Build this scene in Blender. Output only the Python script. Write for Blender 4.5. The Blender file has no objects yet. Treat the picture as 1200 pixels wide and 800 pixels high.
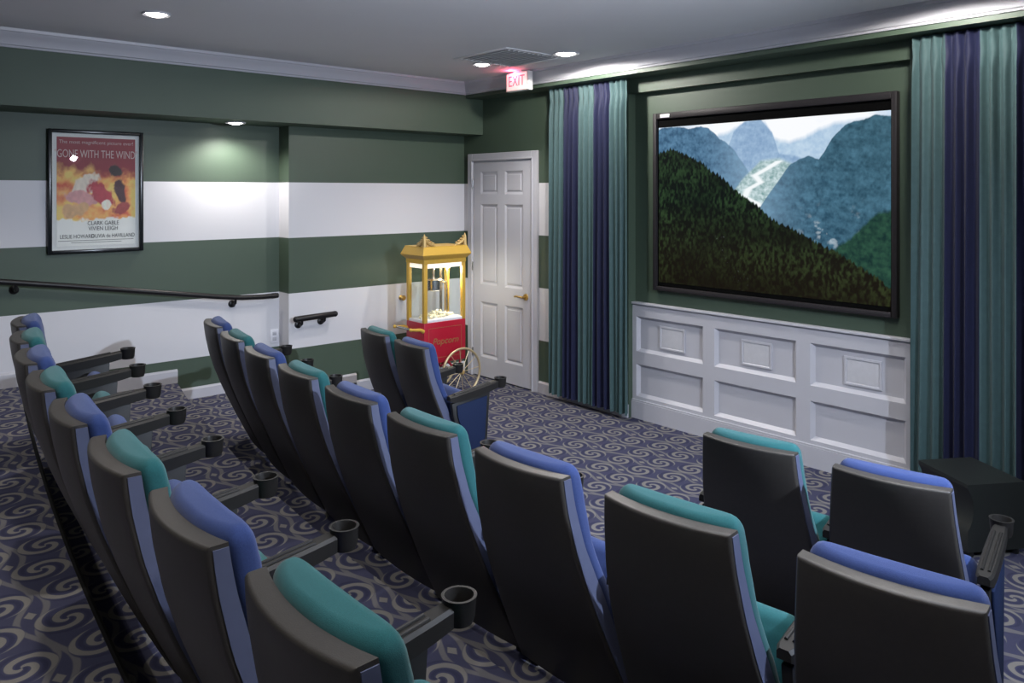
import bpy, bmesh, math, random
import numpy as np
from mathutils import Vector, Matrix

# ------------------------------------------------------------------ camera, light, exposure
SC = bpy.context.scene
COL = SC.collection
S = 1.2                                   # plan units -> metres
CAM = (5.853, -4.540, 1.71)
cam_d = bpy.data.cameras.new('camera')
cam = bpy.data.objects.new('camera', cam_d)
COL.objects.link(cam)
cam.location = [c * S for c in CAM]
cam.rotation_euler = (math.radians(90), 0, math.radians(90 - 41.34))
cam_d.sensor_width = 36.0
cam_d.lens = 907.0 / 1200.0 * 36.0
cam_d.shift_y = (225.0 - 400.0) / 1200.0
cam_d.clip_start = 0.05
SC.camera = cam

SC.view_settings.view_transform = 'Standard'
SC.view_settings.look = 'None'
SC.view_settings.gamma = 1.0
SC.view_settings.use_curve_mapping = False
SC.view_settings.exposure = 0.0

W = bpy.data.worlds.new('world')
SC.world = W
W.use_nodes = True
W.node_tree.nodes['Background'].inputs[0].default_value = (0.5, 0.55, 0.65, 1)
W.node_tree.nodes['Background'].inputs[1].default_value = 0.02

LAMP = (1.0, 0.95, 0.90)                  # recessed lamps
P_DOWN = 84.0                             # ceiling downlights, W
P_SOFFIT = 66.0
P_WASH = 115.0


def area_light(name, loc, target, power, size, color, spread=180):
    d = bpy.data.lights.new(name, 'AREA')
    d.energy = power
    d.shape = 'DISK'
    d.size = size * S
    d.color = color
    d.spread = math.radians(spread)
    o = bpy.data.objects.new(name, d)
    COL.objects.link(o)
    o.location = [c * S for c in loc]
    v = Vector(target) - Vector(loc)
    o.rotation_euler = v.to_track_quat('-Z', 'Y').to_euler()
    return o


# a cool studio lamp standing by the right wall, level with the first two rows, and a weaker one turned up at the ceiling
area_light('side_lamp', (6.22, -1.95, 2.19), (2.2, -2.0, 0.35), 70, 0.08, (0.72, 0.82, 1.0), 100)
area_light('ceiling_lamp', (5.75, -2.75, 1.55), (4.9, -2.7, 2.9), 70, 0.5, (0.86, 0.90, 1.0), 105)


# ------------------------------------------------------------------ node helpers
def new_mat(name):
    m = bpy.data.materials.new(name)
    m.use_nodes = True
    nt = m.node_tree
    return m, nt, nt.nodes['Principled BSDF']


class NT:
    """tiny expression builder for math nodes"""
    def __init__(self, nt):
        self.nt = nt

    def m(self, op, a, b=None, c=None):
        n = self.nt.nodes.new('ShaderNodeMath')
        n.operation = op
        for i, v in enumerate((a, b, c)):
            if v is None:
                continue
            if isinstance(v, (int, float)):
                n.inputs[i].default_value = v
            else:
                self.nt.links.new(v, n.inputs[i])
        return n.outputs[0]

    def mix(self, f, a, b):
        n = self.nt.nodes.new('ShaderNodeMix')
        n.data_type = 'RGBA'
        for i, v in ((0, f), (6, a), (7, b)):
            if isinstance(v, tuple):
                n.inputs[i].default_value = (*v, 1)
            elif isinstance(v, (int, float)):
                n.inputs[i].default_value = v
            else:
                self.nt.links.new(v, n.inputs[i])
        return n.outputs[2]

    def smooth(self, v, lo, hi):
        n = self.nt.nodes.new('ShaderNodeMapRange')
        n.interpolation_type = 'SMOOTHSTEP'
        n.clamp = True
        self.nt.links.new(v, n.inputs[0])
        n.inputs[1].default_value = lo
        n.inputs[2].default_value = hi
        return n.outputs[0]

    def coord(self, kind='Object'):
        n = self.nt.nodes.new('ShaderNodeTexCoord')
        return n.outputs[kind]

    def noise(self, scale, detail=3, vec=None, rough=0.5):
        n = self.nt.nodes.new('ShaderNodeTexNoise')
        n.inputs['Scale'].default_value = scale
        n.inputs['Detail'].default_value = detail
        n.inputs['Roughness'].default_value = rough
        self.nt.links.new(vec if vec is not None else self.coord(), n.inputs['Vector'])
        return n.outputs['Fac']

    def bump(self, h, strength, dist, bs):
        n = self.nt.nodes.new('ShaderNodeBump')
        n.inputs['Strength'].default_value = strength
        n.inputs['Distance'].default_value = dist
        self.nt.links.new(h, n.inputs['Height'])
        self.nt.links.new(n.outputs[0], bs.inputs['Normal'])


def simple(name, col, rough=0.5, metal=0.0, var=0.08, nscale=30, bump=0.0, bscale=200, spec=0.5, sheen=0.0):
    m, nt, bs = new_mat(name)
    e = NT(nt)
    n = e.noise(nscale)
    lo = tuple(c * (1 - var) for c in col)
    hi = tuple(min(1, c * (1 + var)) for c in col)
    nt.links.new(e.mix(n, lo, hi), bs.inputs['Base Color'])
    bs.inputs['Roughness'].default_value = rough
    bs.inputs['Metallic'].default_value = metal
    bs.inputs['Specular IOR Level'].default_value = spec
    if sheen:
        bs.inputs['Sheen Weight'].default_value = sheen
    if bump:
        e.bump(e.noise(bscale, 2), bump, 0.002, bs)
    return m


GREEN = (0.060, 0.091, 0.063)
WHITE = (0.66, 0.66, 0.69)
M = {}
M['green'] = simple('green_paint', GREEN, 0.55, var=0.05, nscale=3, bump=0.08, bscale=180)
M['white'] = simple('white_paint', WHITE, 0.42, var=0.03, nscale=3)
M['trim'] = simple('white_trim_paint', (0.50, 0.50, 0.54), 0.35, var=0.02, nscale=4)
M['ceiling'] = simple('ceiling_paint', (0.72, 0.72, 0.74), 0.7, var=0.03, nscale=2, bump=0.05, bscale=120)
M['black_plastic'] = simple('black_plastic', (0.040, 0.036, 0.032), 0.42, var=0.15, nscale=60, bump=0.25, bscale=420)
M['arm_plastic'] = simple('arm_plastic', (0.015, 0.014, 0.013), 0.46, spec=0.35, var=0.1, nscale=60)
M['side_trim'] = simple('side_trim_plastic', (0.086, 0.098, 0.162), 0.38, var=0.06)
M['black_panel'] = simple('black_panel', (0.012, 0.012, 0.012), 0.5)
M['blue_fabric'] = simple('blue_fabric', (0.030, 0.052, 0.158), 0.9, var=0.22, nscale=240, bump=0.3, bscale=700, spec=0.15, sheen=0.15)
M['teal_fabric'] = simple('teal_fabric', (0.018, 0.098, 0.106), 0.9, var=0.22, nscale=240, bump=0.3, bscale=700, spec=0.15, sheen=0.15)
M['rail'] = simple('black_rail', (0.010, 0.009, 0.010), 0.4, spec=0.35)
M['brass'] = simple('brass', (0.62, 0.42, 0.14), 0.3, metal=1.0)
M['steel'] = simple('steel', (0.60, 0.60, 0.60), 0.25, metal=1.0)
M['yellow'] = simple('yellow_paint', (0.62, 0.38, 0.06), 0.4, var=0.05)
M['gold'] = simple('gold_ornament', (0.52, 0.36, 0.14), 0.45, metal=0.35)
M['red'] = simple('red_paint', (0.42, 0.010, 0.030), 0.35, var=0.05)
M['popcorn'] = simple('popcorn', (0.85, 0.78, 0.60), 0.8, var=0.2, nscale=60)
M['screen_frame'] = simple('screen_frame', (0.026, 0.023, 0.025), 0.5, spec=0.25)
M['screen_black'] = simple('screen_black', (0.003, 0.003, 0.003), 0.8, spec=0.05)
M['sub'] = simple('subwoofer_black', (0.013, 0.016, 0.015), 0.45, var=0.15)
M['frame_black'] = simple('frame_black', (0.008, 0.010, 0.012), 0.25)
M['mat_white'] = simple('poster_mat', (0.80, 0.77, 0.79), 0.6, var=0.02)
M['ink'] = simple('poster_ink', (0.06, 0.05, 0.05), 0.6)
M['pale_ink'] = simple('poster_pale_ink', (0.70, 0.50, 0.50), 0.6)
M['plate'] = simple('plate_white', (0.78, 0.78, 0.82), 0.35, var=0.02)
M['badge'] = simple('badge_silver', (0.75, 0.75, 0.75), 0.3)
M['grille'] = simple('grille_white', (0.55, 0.55, 0.58), 0.6, bump=0.5, bscale=900)
M['nosing'] = simple('rubber_nosing', (0.004, 0.004, 0.004), 0.75, spec=0.1)
M['gold_ink'] = simple('gold_lettering', (0.32, 0.17, 0.06), 0.4)
M['wheel_rim'] = simple('wheel_rim', (0.62, 0.50, 0.30), 0.35, metal=0.5)


def curtain_mat(name, col):
    return simple(name, col, 0.62, var=0.18, nscale=25, bump=0.15, bscale=500, spec=0.25, sheen=0.06)


M['curtain_teal'] = curtain_mat('curtain_teal', (0.054, 0.100, 0.104))
M['curtain_navy'] = curtain_mat('curtain_navy', (0.010, 0.0125, 0.042))


def emit_mat(name, col, strength):
    m, nt, bs = new_mat(name)
    bs.inputs['Base Color'].default_value = (*[min(1, c) for c in col], 1)
    bs.inputs['Emission Color'].default_value = (*col, 1)
    bs.inputs['Emission Strength'].default_value = strength
    return m


M['lens'] = emit_mat('lamp_lens', (1.0, 0.95, 0.88), 14.0)
M['exit_face'] = emit_mat('exit_face', (1.0, 0.60, 0.56), 0.92)
M['exit_red'] = emit_mat('exit_letter', (1.0, 0.12, 0.18), 0.95)
M['exit_box'] = simple('exit_box', (0.75, 0.74, 0.72), 0.4)
M['valance'] = emit_mat('glowing_valance', (1.0, 0.93, 0.80), 0.85)  # lamp light shining through is put in as the strips' own glow
M['pop_lamp'] = emit_mat('popcorn_lamp', (1.0, 0.9, 0.7), 6.0)


def glass_mat():
    m = bpy.data.materials.new('clear_glass')
    m.use_nodes = True
    nt = m.node_tree
    nt.nodes.remove(nt.nodes['Principled BSDF'])
    out = nt.nodes['Material Output']
    fr = nt.nodes.new('ShaderNodeFresnel'); fr.inputs[0].default_value = 1.45
    a = nt.nodes.new('ShaderNodeBsdfTransparent'); a.inputs[0].default_value = (0.96, 0.98, 0.97, 1)
    g = nt.nodes.new('ShaderNodeBsdfGlossy'); g.inputs['Roughness'].default_value = 0.005
    mx = nt.nodes.new('ShaderNodeMixShader')
    e = NT(nt)
    geo = nt.nodes.new('ShaderNodeNewGeometry')
    nt.links.new(e.m('MULTIPLY', fr.outputs[0], e.m('SUBTRACT', 1.0, geo.outputs['Backfacing'])), mx.inputs[0])
    nt.links.new(a.outputs[0], mx.inputs[1])
    nt.links.new(g.outputs[0], mx.inputs[2])
    nt.links.new(mx.outputs[0], out.inputs[0])
    return m


M['glass'] = glass_mat()


def striped_mat():
    """green and white bands painted right round the room"""
    m, nt, bs = new_mat('striped_wall')
    e = NT(nt)
    sep = nt.nodes.new('ShaderNodeSeparateXYZ')
    nt.links.new(e.coord(), sep.inputs[0])
    z = e.m('DIVIDE', sep.outputs[2], 0.447 * S)
    k = e.m('FLOOR', z)
    odd = e.m('MODULO', k, 2.0)
    low = e.m('LESS_THAN', z, 4.0)
    f = e.m('MULTIPLY', odd, low)
    n = e.noise(3)
    g = e.mix(n, tuple(c * 0.95 for c in GREEN), tuple(c * 1.05 for c in GREEN))
    nt.links.new(e.mix(f, g, WHITE), bs.inputs['Base Color'])
    bs.inputs['Roughness'].default_value = 0.5
    e.bump(e.noise(180, 2), 0.06, 0.002, bs)
    return m


M['striped'] = striped_mat()


def carpet_mat():
    """blue-violet carpet woven with rows of beige double scrolls, wave lines and lozenges"""
    m, nt, bs = new_mat('scroll_carpet')
    e = NT(nt)
    sep = nt.nodes.new('ShaderNodeSeparateXYZ')
    nt.links.new(e.coord(), sep.inputs[0])
    P = 0.2                                # scroll spacing, plan units
    x = e.m('DIVIDE', sep.outputs[0], P * S)
    y = e.m('DIVIDE', sep.outputs[1], P * S)
    wob = e.m('MULTIPLY', e.m('SUBTRACT', e.noise(14, 2), 0.5), 0.05)
    x = e.m('ADD', x, wob)
    i = e.m('ROUND', x)
    dx = e.m('SUBTRACT', x, i)
    par = e.m('ABSOLUTE', e.m('MODULO', i, 2.0))
    y0 = y
    y = e.m('SUBTRACT', y, e.m('MULTIPLY', par, 0.24))
    j = e.m('ROUND', y)
    dy = e.m('SUBTRACT', y, j)
    r = e.m('SQRT', e.m('ADD', e.m('MULTIPLY', dx, dx), e.m('MULTIPLY', dy, dy)))
    phi = e.m('ARCTAN2', dy, dx)
    # two-armed spiral
    ph = e.m('ADD', e.m('MULTIPLY', phi, 2.0), e.m('MULTIPLY', r, 25.0))
    band = e.smooth(e.m('COSINE', ph), -0.02, 0.42)
    inside = e.m('SUBTRACT', 1.0, e.smooth(r, 0.42, 0.45))
    spiral = e.m('MULTIPLY', band, inside)
    # paired wave lines between the rows, parting round a lozenge in every second gap
    yy = e.m('SUBTRACT', y0, e.m('MULTIPLY', e.m('SUBTRACT', 1.0, e.m('COSINE', e.m('MULTIPLY', x, math.pi))), 0.12))
    w = e.m('ABSOLUTE', e.m('SUBTRACT', e.m('FLOORED_MODULO', yy, 1.0), 0.5))
    xg = e.m('ADD', x, 0.42)
    sep = e.m('ADD', e.m('MULTIPLY', e.m('COSINE', e.m('MULTIPLY', xg, math.pi)), 0.085), 0.095)
    wave = e.m('SUBTRACT', 1.0, e.smooth(e.m('ABSOLUTE', e.m('SUBTRACT', w, sep)), 0.034, 0.064))
    wave = e.m('MULTIPLY', wave, e.smooth(r, 0.42, 0.45))
    ax = e.m('ABSOLUTE', e.m('SUBTRACT', e.m('FLOORED_MODULO', e.m('ADD', xg, 1.0), 2.0), 1.0))
    ay = e.m('ABSOLUTE', e.m('SUBTRACT', e.m('FLOORED_MODULO', y0, 1.0), 0.575))
    loz = e.m('SUBTRACT', 1.0, e.smooth(e.m('ADD', ax, e.m('MULTIPLY', ay, 1.5)), 0.11, 0.15))
    fig = e.m('MAXIMUM', e.m('MAXIMUM', spiral, e.m('MULTIPLY', wave, 0.62)), loz)
    # darker outline next to the figure
    dark = e.m('MULTIPLY', e.smooth(e.m('COSINE', e.m('ADD', ph, 3.14159)), 0.3, 0.9), inside)
    base = e.mix(dark, (0.063, 0.066, 0.122), (0.045, 0.048, 0.098))
    tuft = e.noise(900, 2)
    col = e.mix(fig, base, (0.250, 0.240, 0.225))
    col = e.mix(e.m('MULTIPLY', e.m('SUBTRACT', 1.0, tuft), 0.55), col, (0.02, 0.02, 0.03))
    nt.links.new(col, bs.inputs['Base Color'])
    bs.inputs['Roughness'].default_value = 0.95
    bs.inputs['Specular IOR Level'].default_value = 0.1
    e.bump(tuft, 0.5, 0.004, bs)
    return m


M['carpet'] = carpet_mat()


def attr_mat(name, emis=0.0, rough=0.5):
    m, nt, bs = new_mat(name)
    a = nt.nodes.new('ShaderNodeVertexColor')
    a.layer_name = 'pic'
    if emis:
        bs.inputs['Base Color'].default_value = (0.003, 0.003, 0.003, 1)
        bs.inputs['Specular IOR Level'].default_value = 0.05
        nt.links.new(a.outputs[0], bs.inputs['Emission Color'])
        bs.inputs['Emission Strength'].default_value = emis
    else:
        nt.links.new(a.outputs[0], bs.inputs['Base Color'])
    bs.inputs['Roughness'].default_value = rough
    return m


# ------------------------------------------------------------------ mesh helpers (plan units in, metres out)
class MB:
    def __init__(self):
        self.bm = bmesh.new()

    def box(self, a, b, bevel=0.0, seg=2, mtx=None):
        t = bmesh.new()
        bmesh.ops.create_cube(t, size=1.0)
        for v in t.verts:
            v.co = Vector([(a[k] + b[k]) / 2 + v.co[k] * (b[k] - a[k]) for k in range(3)])
        if bevel:
            bmesh.ops.bevel(t, geom=list(t.edges), offset=bevel, segments=seg, profile=0.5, affect='EDGES')
        return self.add(t, mtx)

    def add(self, t, mtx=None):
        if mtx is not None:
            bmesh.ops.transform(t, matrix=mtx, verts=t.verts)
        me = bpy.data.meshes.new('tmp')
        t.to_mesh(me)
        t.free()
        self.bm.from_mesh(me)
        bpy.data.meshes.remove(me)
        return self

    def prism(self, pts, z0, z1, bevel=0.0, mtx=None):
        t = bmesh.new()
        vs = [t.verts.new((p[0], p[1], z0)) for p in pts]
        f = t.faces.new(vs)
        r = bmesh.ops.extrude_face_region(t, geom=[f])
        for v in r['geom']:
            if isinstance(v, bmesh.types.BMVert):
                v.co.z = z1
        bmesh.ops.recalc_face_normals(t, faces=t.faces)
        if bevel:
            bmesh.ops.bevel(t, geom=list(t.edges), offset=bevel, segments=2, profile=0.5, affect='EDGES')
        return self.add(t, mtx)

    def lathe(self, prof, n=32, mtx=None, closed=False):
        t = bmesh.new()
        rings = []
        for r, z in prof:
            if r < 1e-6:
                rings.append([t.verts.new((0, 0, z))])
            else:
                rings.append([t.verts.new((r * math.cos(2 * math.pi * k / n), r * math.sin(2 * math.pi * k / n), z)) for k in range(n)])
        seq = list(zip(rings, rings[1:]))
        if closed:
            seq.append((rings[-1], rings[0]))
        for A, B in seq:
            for k in range(n):
                k2 = (k + 1) % n
                if len(A) == 1 and len(B) == 1:
                    continue
                if len(A) == 1:
                    t.faces.new((A[0], B[k], B[k2]))
                elif len(B) == 1:
                    t.faces.new((A[k], B[0], A[k2]))
                else:
                    t.faces.new((A[k], B[k], B[k2], A[k2]))
        bmesh.ops.recalc_face_normals(t, faces=t.faces)
        return self.add(t, mtx)

    def tube(self, pts, r, n=12, closed=False, taper=None):
        t = bmesh.new()
        P = [Vector(p) for p in pts]
        N = len(P)
        rings = []
        prev = None
        for i in range(N):
            if closed:
                d = P[(i + 1) % N] - P[i - 1]
            else:
                d = P[min(i + 1, N - 1)] - P[max(i - 1, 0)]
            d.normalize()
            if prev is None:
                u = d.cross(Vector((0, 0, 1)))
                if u.length < 1e-4:
                    u = d.cross(Vector((1, 0, 0)))
            else:
                u = prev - d * prev.dot(d)
            u.normalize()
            prev = u
            w = d.cross(u)
            rr = r if taper is None else taper[i]
            rings.append([t.verts.new(P[i] + (u * math.cos(2 * math.pi * k / n) + w * math.sin(2 * math.pi * k / n)) * rr) for k in range(n)])
        for i in range(N if closed else N - 1):
            A, B = rings[i], rings[(i + 1) % N]
            for k in range(n):
                k2 = (k + 1) % n
                t.faces.new((A[k], A[k2], B[k2], B[k]))
        if not closed:
            t.faces.new(rings[0][::-1])
            t.faces.new(rings[-1])
        bmesh.ops.recalc_face_normals(t, faces=t.faces)
        return self.add(t)

    def ball(self, c, r, scale=(1, 1, 1), sub=2):
        t = bmesh.new()
        bmesh.ops.create_icosphere(t, subdivisions=sub, radius=r)
        for v in t.verts:
            v.co = Vector([c[k] + v.co[k] * scale[k] for k in range(3)])
        return self.add(t)

    def sheet(self, front, back, cap=True):
        """closed solid from two equal grids of points"""
        t = bmesh.new()
        F = [[t.verts.new(p) for p in row] for row in front]
        B = [[t.verts.new(p) for p in row] for row in back]
        R, Cn = len(F), len(F[0])
        for i in range(R - 1):
            for j in range(Cn - 1):
                t.faces.new((F[i][j], F[i][j + 1], F[i + 1][j + 1], F[i + 1][j]))
                t.faces.new((B[i][j], B[i + 1][j], B[i + 1][j + 1], B[i][j + 1]))
        for j in range(Cn - 1):
            t.faces.new((F[0][j], B[0][j], B[0][j + 1], F[0][j + 1]))
            t.faces.new((F[-1][j], F[-1][j + 1], B[-1][j + 1], B[-1][j]))
        for i in range(R - 1):
            t.faces.new((F[i][0], F[i + 1][0], B[i + 1][0], B[i][0]))
            t.faces.new((F[i][-1], B[i][-1], B[i + 1][-1], F[i + 1][-1]))
        bmesh.ops.recalc_face_normals(t, faces=t.faces)
        return self.add(t)

    def mesh(self, name, mat, smooth=True):
        me = bpy.data.meshes.new(name)
        for v in self.bm.verts:
            v.co *= S
        self.bm.to_mesh(me)
        self.bm.free()
        me.materials.append(mat)
        if smooth:
            me.polygons.foreach_set('use_smooth', [True] * len(me.polygons))
            try:
                me.set_sharp_from_angle(angle=math.radians(38))
            except Exception:
                pass
        return me

    def build(self, name, mat, parent=None, loc=None, smooth=True):
        return link(name, self.mesh(name, mat, smooth), parent, loc)


def link(name, me, parent=None, loc=None):
    o = bpy.data.objects.new(name, me)
    COL.objects.link(o)
    if parent is not None:
        o.parent = parent
    if loc is not None:
        o.location = [c * S for c in loc]
    return o


def tag(o, label, cat, group=None, kind=None):
    o['label'] = label
    o['category'] = cat
    if group:
        o['group'] = group
    if kind:
        o['kind'] = kind
    return o


def thing(name, label, cat, loc, rz=0.0, group=None):
    o = bpy.data.objects.new(name, None)
    o.empty_display_size = 0.1
    COL.objects.link(o)
    o.location = [c * S for c in loc]
    o.rotation_euler = (0, 0, rz)
    return tag(o, label, cat, group)


def struct(name, mb, mat, smooth=False):
    o = mb.build(name, mat, smooth=smooth)
    o['kind'] = 'structure'
    return o


def text_mesh(body, size, mat, mtx, align='CENTER', width=1.0, extrude=0.0008, shear=0.0):
    """lettering as a mesh, laid on the plane given by mtx (plan units)"""
    cu = bpy.data.curves.new('lettering', 'FONT')
    cu.body = body
    cu.size = size
    cu.align_x = align
    cu.align_y = 'CENTER'
    cu.extrude = extrude
    cu.shear = shear
    ob = bpy.data.objects.new('lettering', cu)
    COL.objects.link(ob)
    dg = bpy.context.evaluated_depsgraph_get()
    me = bpy.data.meshes.new_from_object(ob.evaluated_get(dg))
    bpy.data.objects.remove(ob)
    bpy.data.curves.remove(cu)
    me.transform(Matrix.Diagonal((width, 1, 1, 1)))
    me.transform(mtx)
    me.transform(Matrix.Scale(S, 4))
    me.materials.clear()
    me.materials.append(mat)
    return me


def vnoise(x, y, seed=0):
    xi = np.floor(x).astype(np.int64)
    yi = np.floor(y).astype(np.int64)
    xf = x - xi
    yf = y - yi

    def h(a, b):
        n = (a * 374761393 + b * 668265263 + seed * 974711) & 0x7fffffff
        n = (n ^ (n >> 13)) * 1274126177 & 0x7fffffff
        return ((n ^ (n >> 16)) & 0xffff) / 65535.0
    u = xf * xf * (3 - 2 * xf)
    v = yf * yf * (3 - 2 * yf)
    return (h(xi, yi) * (1 - u) + h(xi + 1, yi) * u) * (1 - v) + (h(xi, yi + 1) * (1 - u) + h(xi + 1, yi + 1) * u) * v


def fbm(x, y, seed=0, oct=5):
    s = 0
    a = 0.5
    for k in range(oct):
        s = s + a * vnoise(x, y, seed + k)
        x = x * 2.03
        y = y * 2.03
        a *= 0.5
    return s


def picture(name, nx, ny, fn, p0, du, dv, mat, parent):
    """flat printed or lit picture: a grid of vertices coloured by fn(u, v)"""
    u = np.linspace(0, 1, nx)
    v = np.linspace(0, 1, ny)
    U, V = np.meshgrid(u, v)
    rgb = np.clip(fn(U, V), 0, 4)
    P0, DU, DV = (np.array(q) for q in (p0, du, dv))
    co = (P0 + U[..., None] * DU + V[..., None] * DV).reshape(-1, 3) * S
    idx = np.arange(nx * ny).reshape(ny, nx)
    faces = np.stack([idx[:-1, :-1], idx[:-1, 1:], idx[1:, 1:], idx[1:, :-1]], -1).reshape(-1, 4)
    me = bpy.data.meshes.new(name)
    me.from_pydata(co.tolist(), [], faces.tolist())
    at = me.color_attributes.new('pic', 'FLOAT_COLOR', 'POINT')
    buf = np.concatenate([rgb.reshape(-1, 3), np.ones((nx * ny, 1))], 1).astype(np.float32)
    at.data.foreach_set('color', buf.ravel())
    me.materials.append(mat)
    return link(name, me, parent)


def srgb(r, g, b):
    c = np.array([r, g, b]) / 255.0
    return np.where(c <= 0.04045, c / 12.92, ((c + 0.055) / 1.055) ** 2.4)


# ------------------------------------------------------------------ setting
ZC = 2.70                                  # ceiling
XR, YB = 6.35, -7.0                        # right and back walls
L1, L2, L3 = 0.14, 0.28, 0.42              # seating tiers
XN, YJ = -0.18, -1.779                     # recessed part of the left wall, and where it steps
NX0, NX1, NY, NZ = 2.03, 4.07, 0.08, 2.455   # screen niche


def interp(pts, x):
    return float(np.interp(x, [p[0] for p in pts], [p[1] for p in pts]))


def smooth_curve(pts, n=40):
    xs = np.array([p[0] for p in pts])
    ys = np.array([p[1] for p in pts])
    c = np.polyfit(xs, ys, 3)
    X = np.linspace(-0.18, XR, n)
    return [(float(a), float(np.polyval(c, a))) for a in X]


E2 = smooth_curve([(-0.18, -2.59), (1.395, -2.84), (2.31, -2.955), (3.18, -3.03), (3.54, -3.03), (4.0, -3.03), (5.0, -2.98), (6.35, -2.85)])
E3 = smooth_curve([(-0.18, -3.60), (1.04, -3.73), (1.88, -3.835), (2.98, -3.92), (3.66, -3.965), (4.5, -3.975), (6.35, -3.92)])
E1 = smooth_curve([(-0.18, -2.05), (1.4, -2.2), (3.2, -2.30), (5.0, -2.2), (6.35, -2.05)])

b = MB(); b.prism([(XN - .1, YB), (XR, YB), (XR, 0.2), (XN - .1, 0.2)], -0.12, 0.0); struct('floor', b, M['carpet'])


def tier(name, edge, h):
    b = MB()
    pts = [(XN, YB)] + [(XR, YB)] + [(x, y) for x, y in reversed(edge)]
    b.prism(pts, 0.0, h)
    return struct(name, b, M['carpet'])


tier('floor_low_tier', E1, L1)
tier('floor_middle_tier', E2, L2)
tier('floor_high_tier', E3, L3)
b = MB(); b.box((XN, -2.2, 0.0), (0.85, -1.17, 0.065)); struct('floor_aisle_step', b, M['carpet'])
b = MB()
top = [(x, y + 0.005, L3 - 0.006) for x, y in E3]
b.tube(top, 0.0105, 8)
struct('trim_1', b, M['nosing'], True)

b = MB(); b.box((XN - .1, YB - .1, ZC), (XR + .1, 0.2, ZC + .1)); struct('ceiling', b, M['ceiling'])

# left wall: near part is set back, far part stands forward, a soffit runs along the top
b = MB()
b.box((XN - .1, YB, -0.1), (XN, YJ, ZC))
b.box((XN - .1, YJ, -0.1), (0.0, 0.2, ZC))
struct('wall_left', b, M['striped'])
b = MB(); b.box((XN, YB, 2.24), (0.284, 0.0, ZC)); struct('soffit_left', b, M['green'])
# screen wall with its niche
b = MB()
b.box((0.0, 0.0, -0.1), (1.7, 0.2, ZC))
struct('wall_front', b, M['striped'])
b = MB()
b.box((1.7, 0.0, -0.1), (NX0, 0.2, ZC))
b.box((NX0, 0.0, NZ), (NX1, 0.2, ZC))
b.box((NX0, NY, -0.1), (NX1, 0.2, NZ))
b.box((NX1, 0.0, -0.1), (XR + .1, 0.2, ZC))
struct('wall_front', b, M['green'])
b = MB(); b.box((0.284, -0.2, 2.563), (XR, 0.0, ZC)); struct('soffit_front', b, M['green'])
b = MB(); b.box((XR, YB, -0.1), (XR + .1, 0.0, ZC)); struct('wall_right', b, M['striped'])
b = MB(); b.box((XN - .1, YB - .1, -0.1), (XR + .1, YB, ZC)); struct('wall_back', b, M['striped'])

# crown moulding: one profile run along the left soffit and the front soffit
PROF = [(0.0, 0.0), (0.0, -0.108), (0.012, -0.108), (0.016, -0.096), (0.024, -0.092), (0.030, -0.070), (0.044, -0.046),
        (0.060, -0.030), (0.064, -0.020), (0.074, -0.018), (0.078, 0.0)]


def sweep(prof, path):
    """profile (out, dz) swept along a path of (point, out-direction)"""
    t = bmesh.new()
    rings = []
    for (p, o) in path:
        rings.append([t.verts.new((p[0] + o[0] * a, p[1] + o[1] * a, p[2] + z)) for a, z in prof])
    n = len(prof)
    for A, B in zip(rings, rings[1:]):
        for k in range(n):
            k2 = (k + 1) % n
            t.faces.new((A[k], A[k2], B[k2], B[k]))
    t.faces.new(rings[0])
    t.faces.new(rings[-1][::-1])
    bmesh.ops.recalc_face_normals(t, faces=t.faces)
    return t


b = MB()
b.add(sweep(PROF, [((0.284, YB, ZC), (1, 0)), ((0.284, -0.2, ZC), (1, -1)), ((XR, -0.2, ZC), (0, -1))]))
struct('trim_2', b, M['trim'], True)


def baseboard(name, pts, z, h=0.1, th=0.016):
    b = MB()
    prof = [(0, 0), (th, 0), (th, h * 0.86), (th * 0.55, h * 0.95), (th * 0.4, h), (0, h)]
    for (p, q, o) in pts:
        b.add(sweep(prof, [((p[0], p[1], z), o), ((q[0], q[1], z), o)]))
    return struct(name, b, M['trim'])


y3, y2 = E3[0][1], E2[0][1]
baseboard('baseboard_left', [((XN, YB), (XN, y3 - .0), (1, 0))], L3)
baseboard('baseboard_left', [((XN, y3 - .03), (XN, y2), (1, 0))], L2)
baseboard('baseboard_left', [((XN, y2 - .03), (XN, YJ), (1, 0))], L1 - .015)
baseboard('baseboard_left', [((0.0, YJ), (0.0, -1.17), (1, 0))], 0.065)
baseboard('baseboard_left', [((0.0, -1.2), (0.0, 0.0), (1, 0))], 0.0)
baseboard('baseboard_front', [((1.045, 0), (NX0, 0), (0, -1))], 0.0)
baseboard('baseboard_front', [((NX1, 0), (XR, 0), (0, -1))], 0.0)


def frame_faces(b, x0, x1, z0, z1, y, d, bev):
    """sloped moulding round a panel opening in an x-z plane; y is the surface, d how far the panel sits back (+y)"""
    t = bmesh.new()
    o = [t.verts.new(p) for p in ((x0, y, z0), (x1, y, z0), (x1, y, z1), (x0, y, z1))]
    i = [t.verts.new(p) for p in ((x0 + bev, y + d, z0 + bev), (x1 - bev, y + d, z0 + bev), (x1 - bev, y + d, z1 - bev), (x0 + bev, y + d, z1 - bev))]
    for k in range(4):
        k2 = (k + 1) % 4
        t.faces.new((o[k], o[k2], i[k2], i[k]))
    t.faces.new(i)
    b.add(t)


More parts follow.
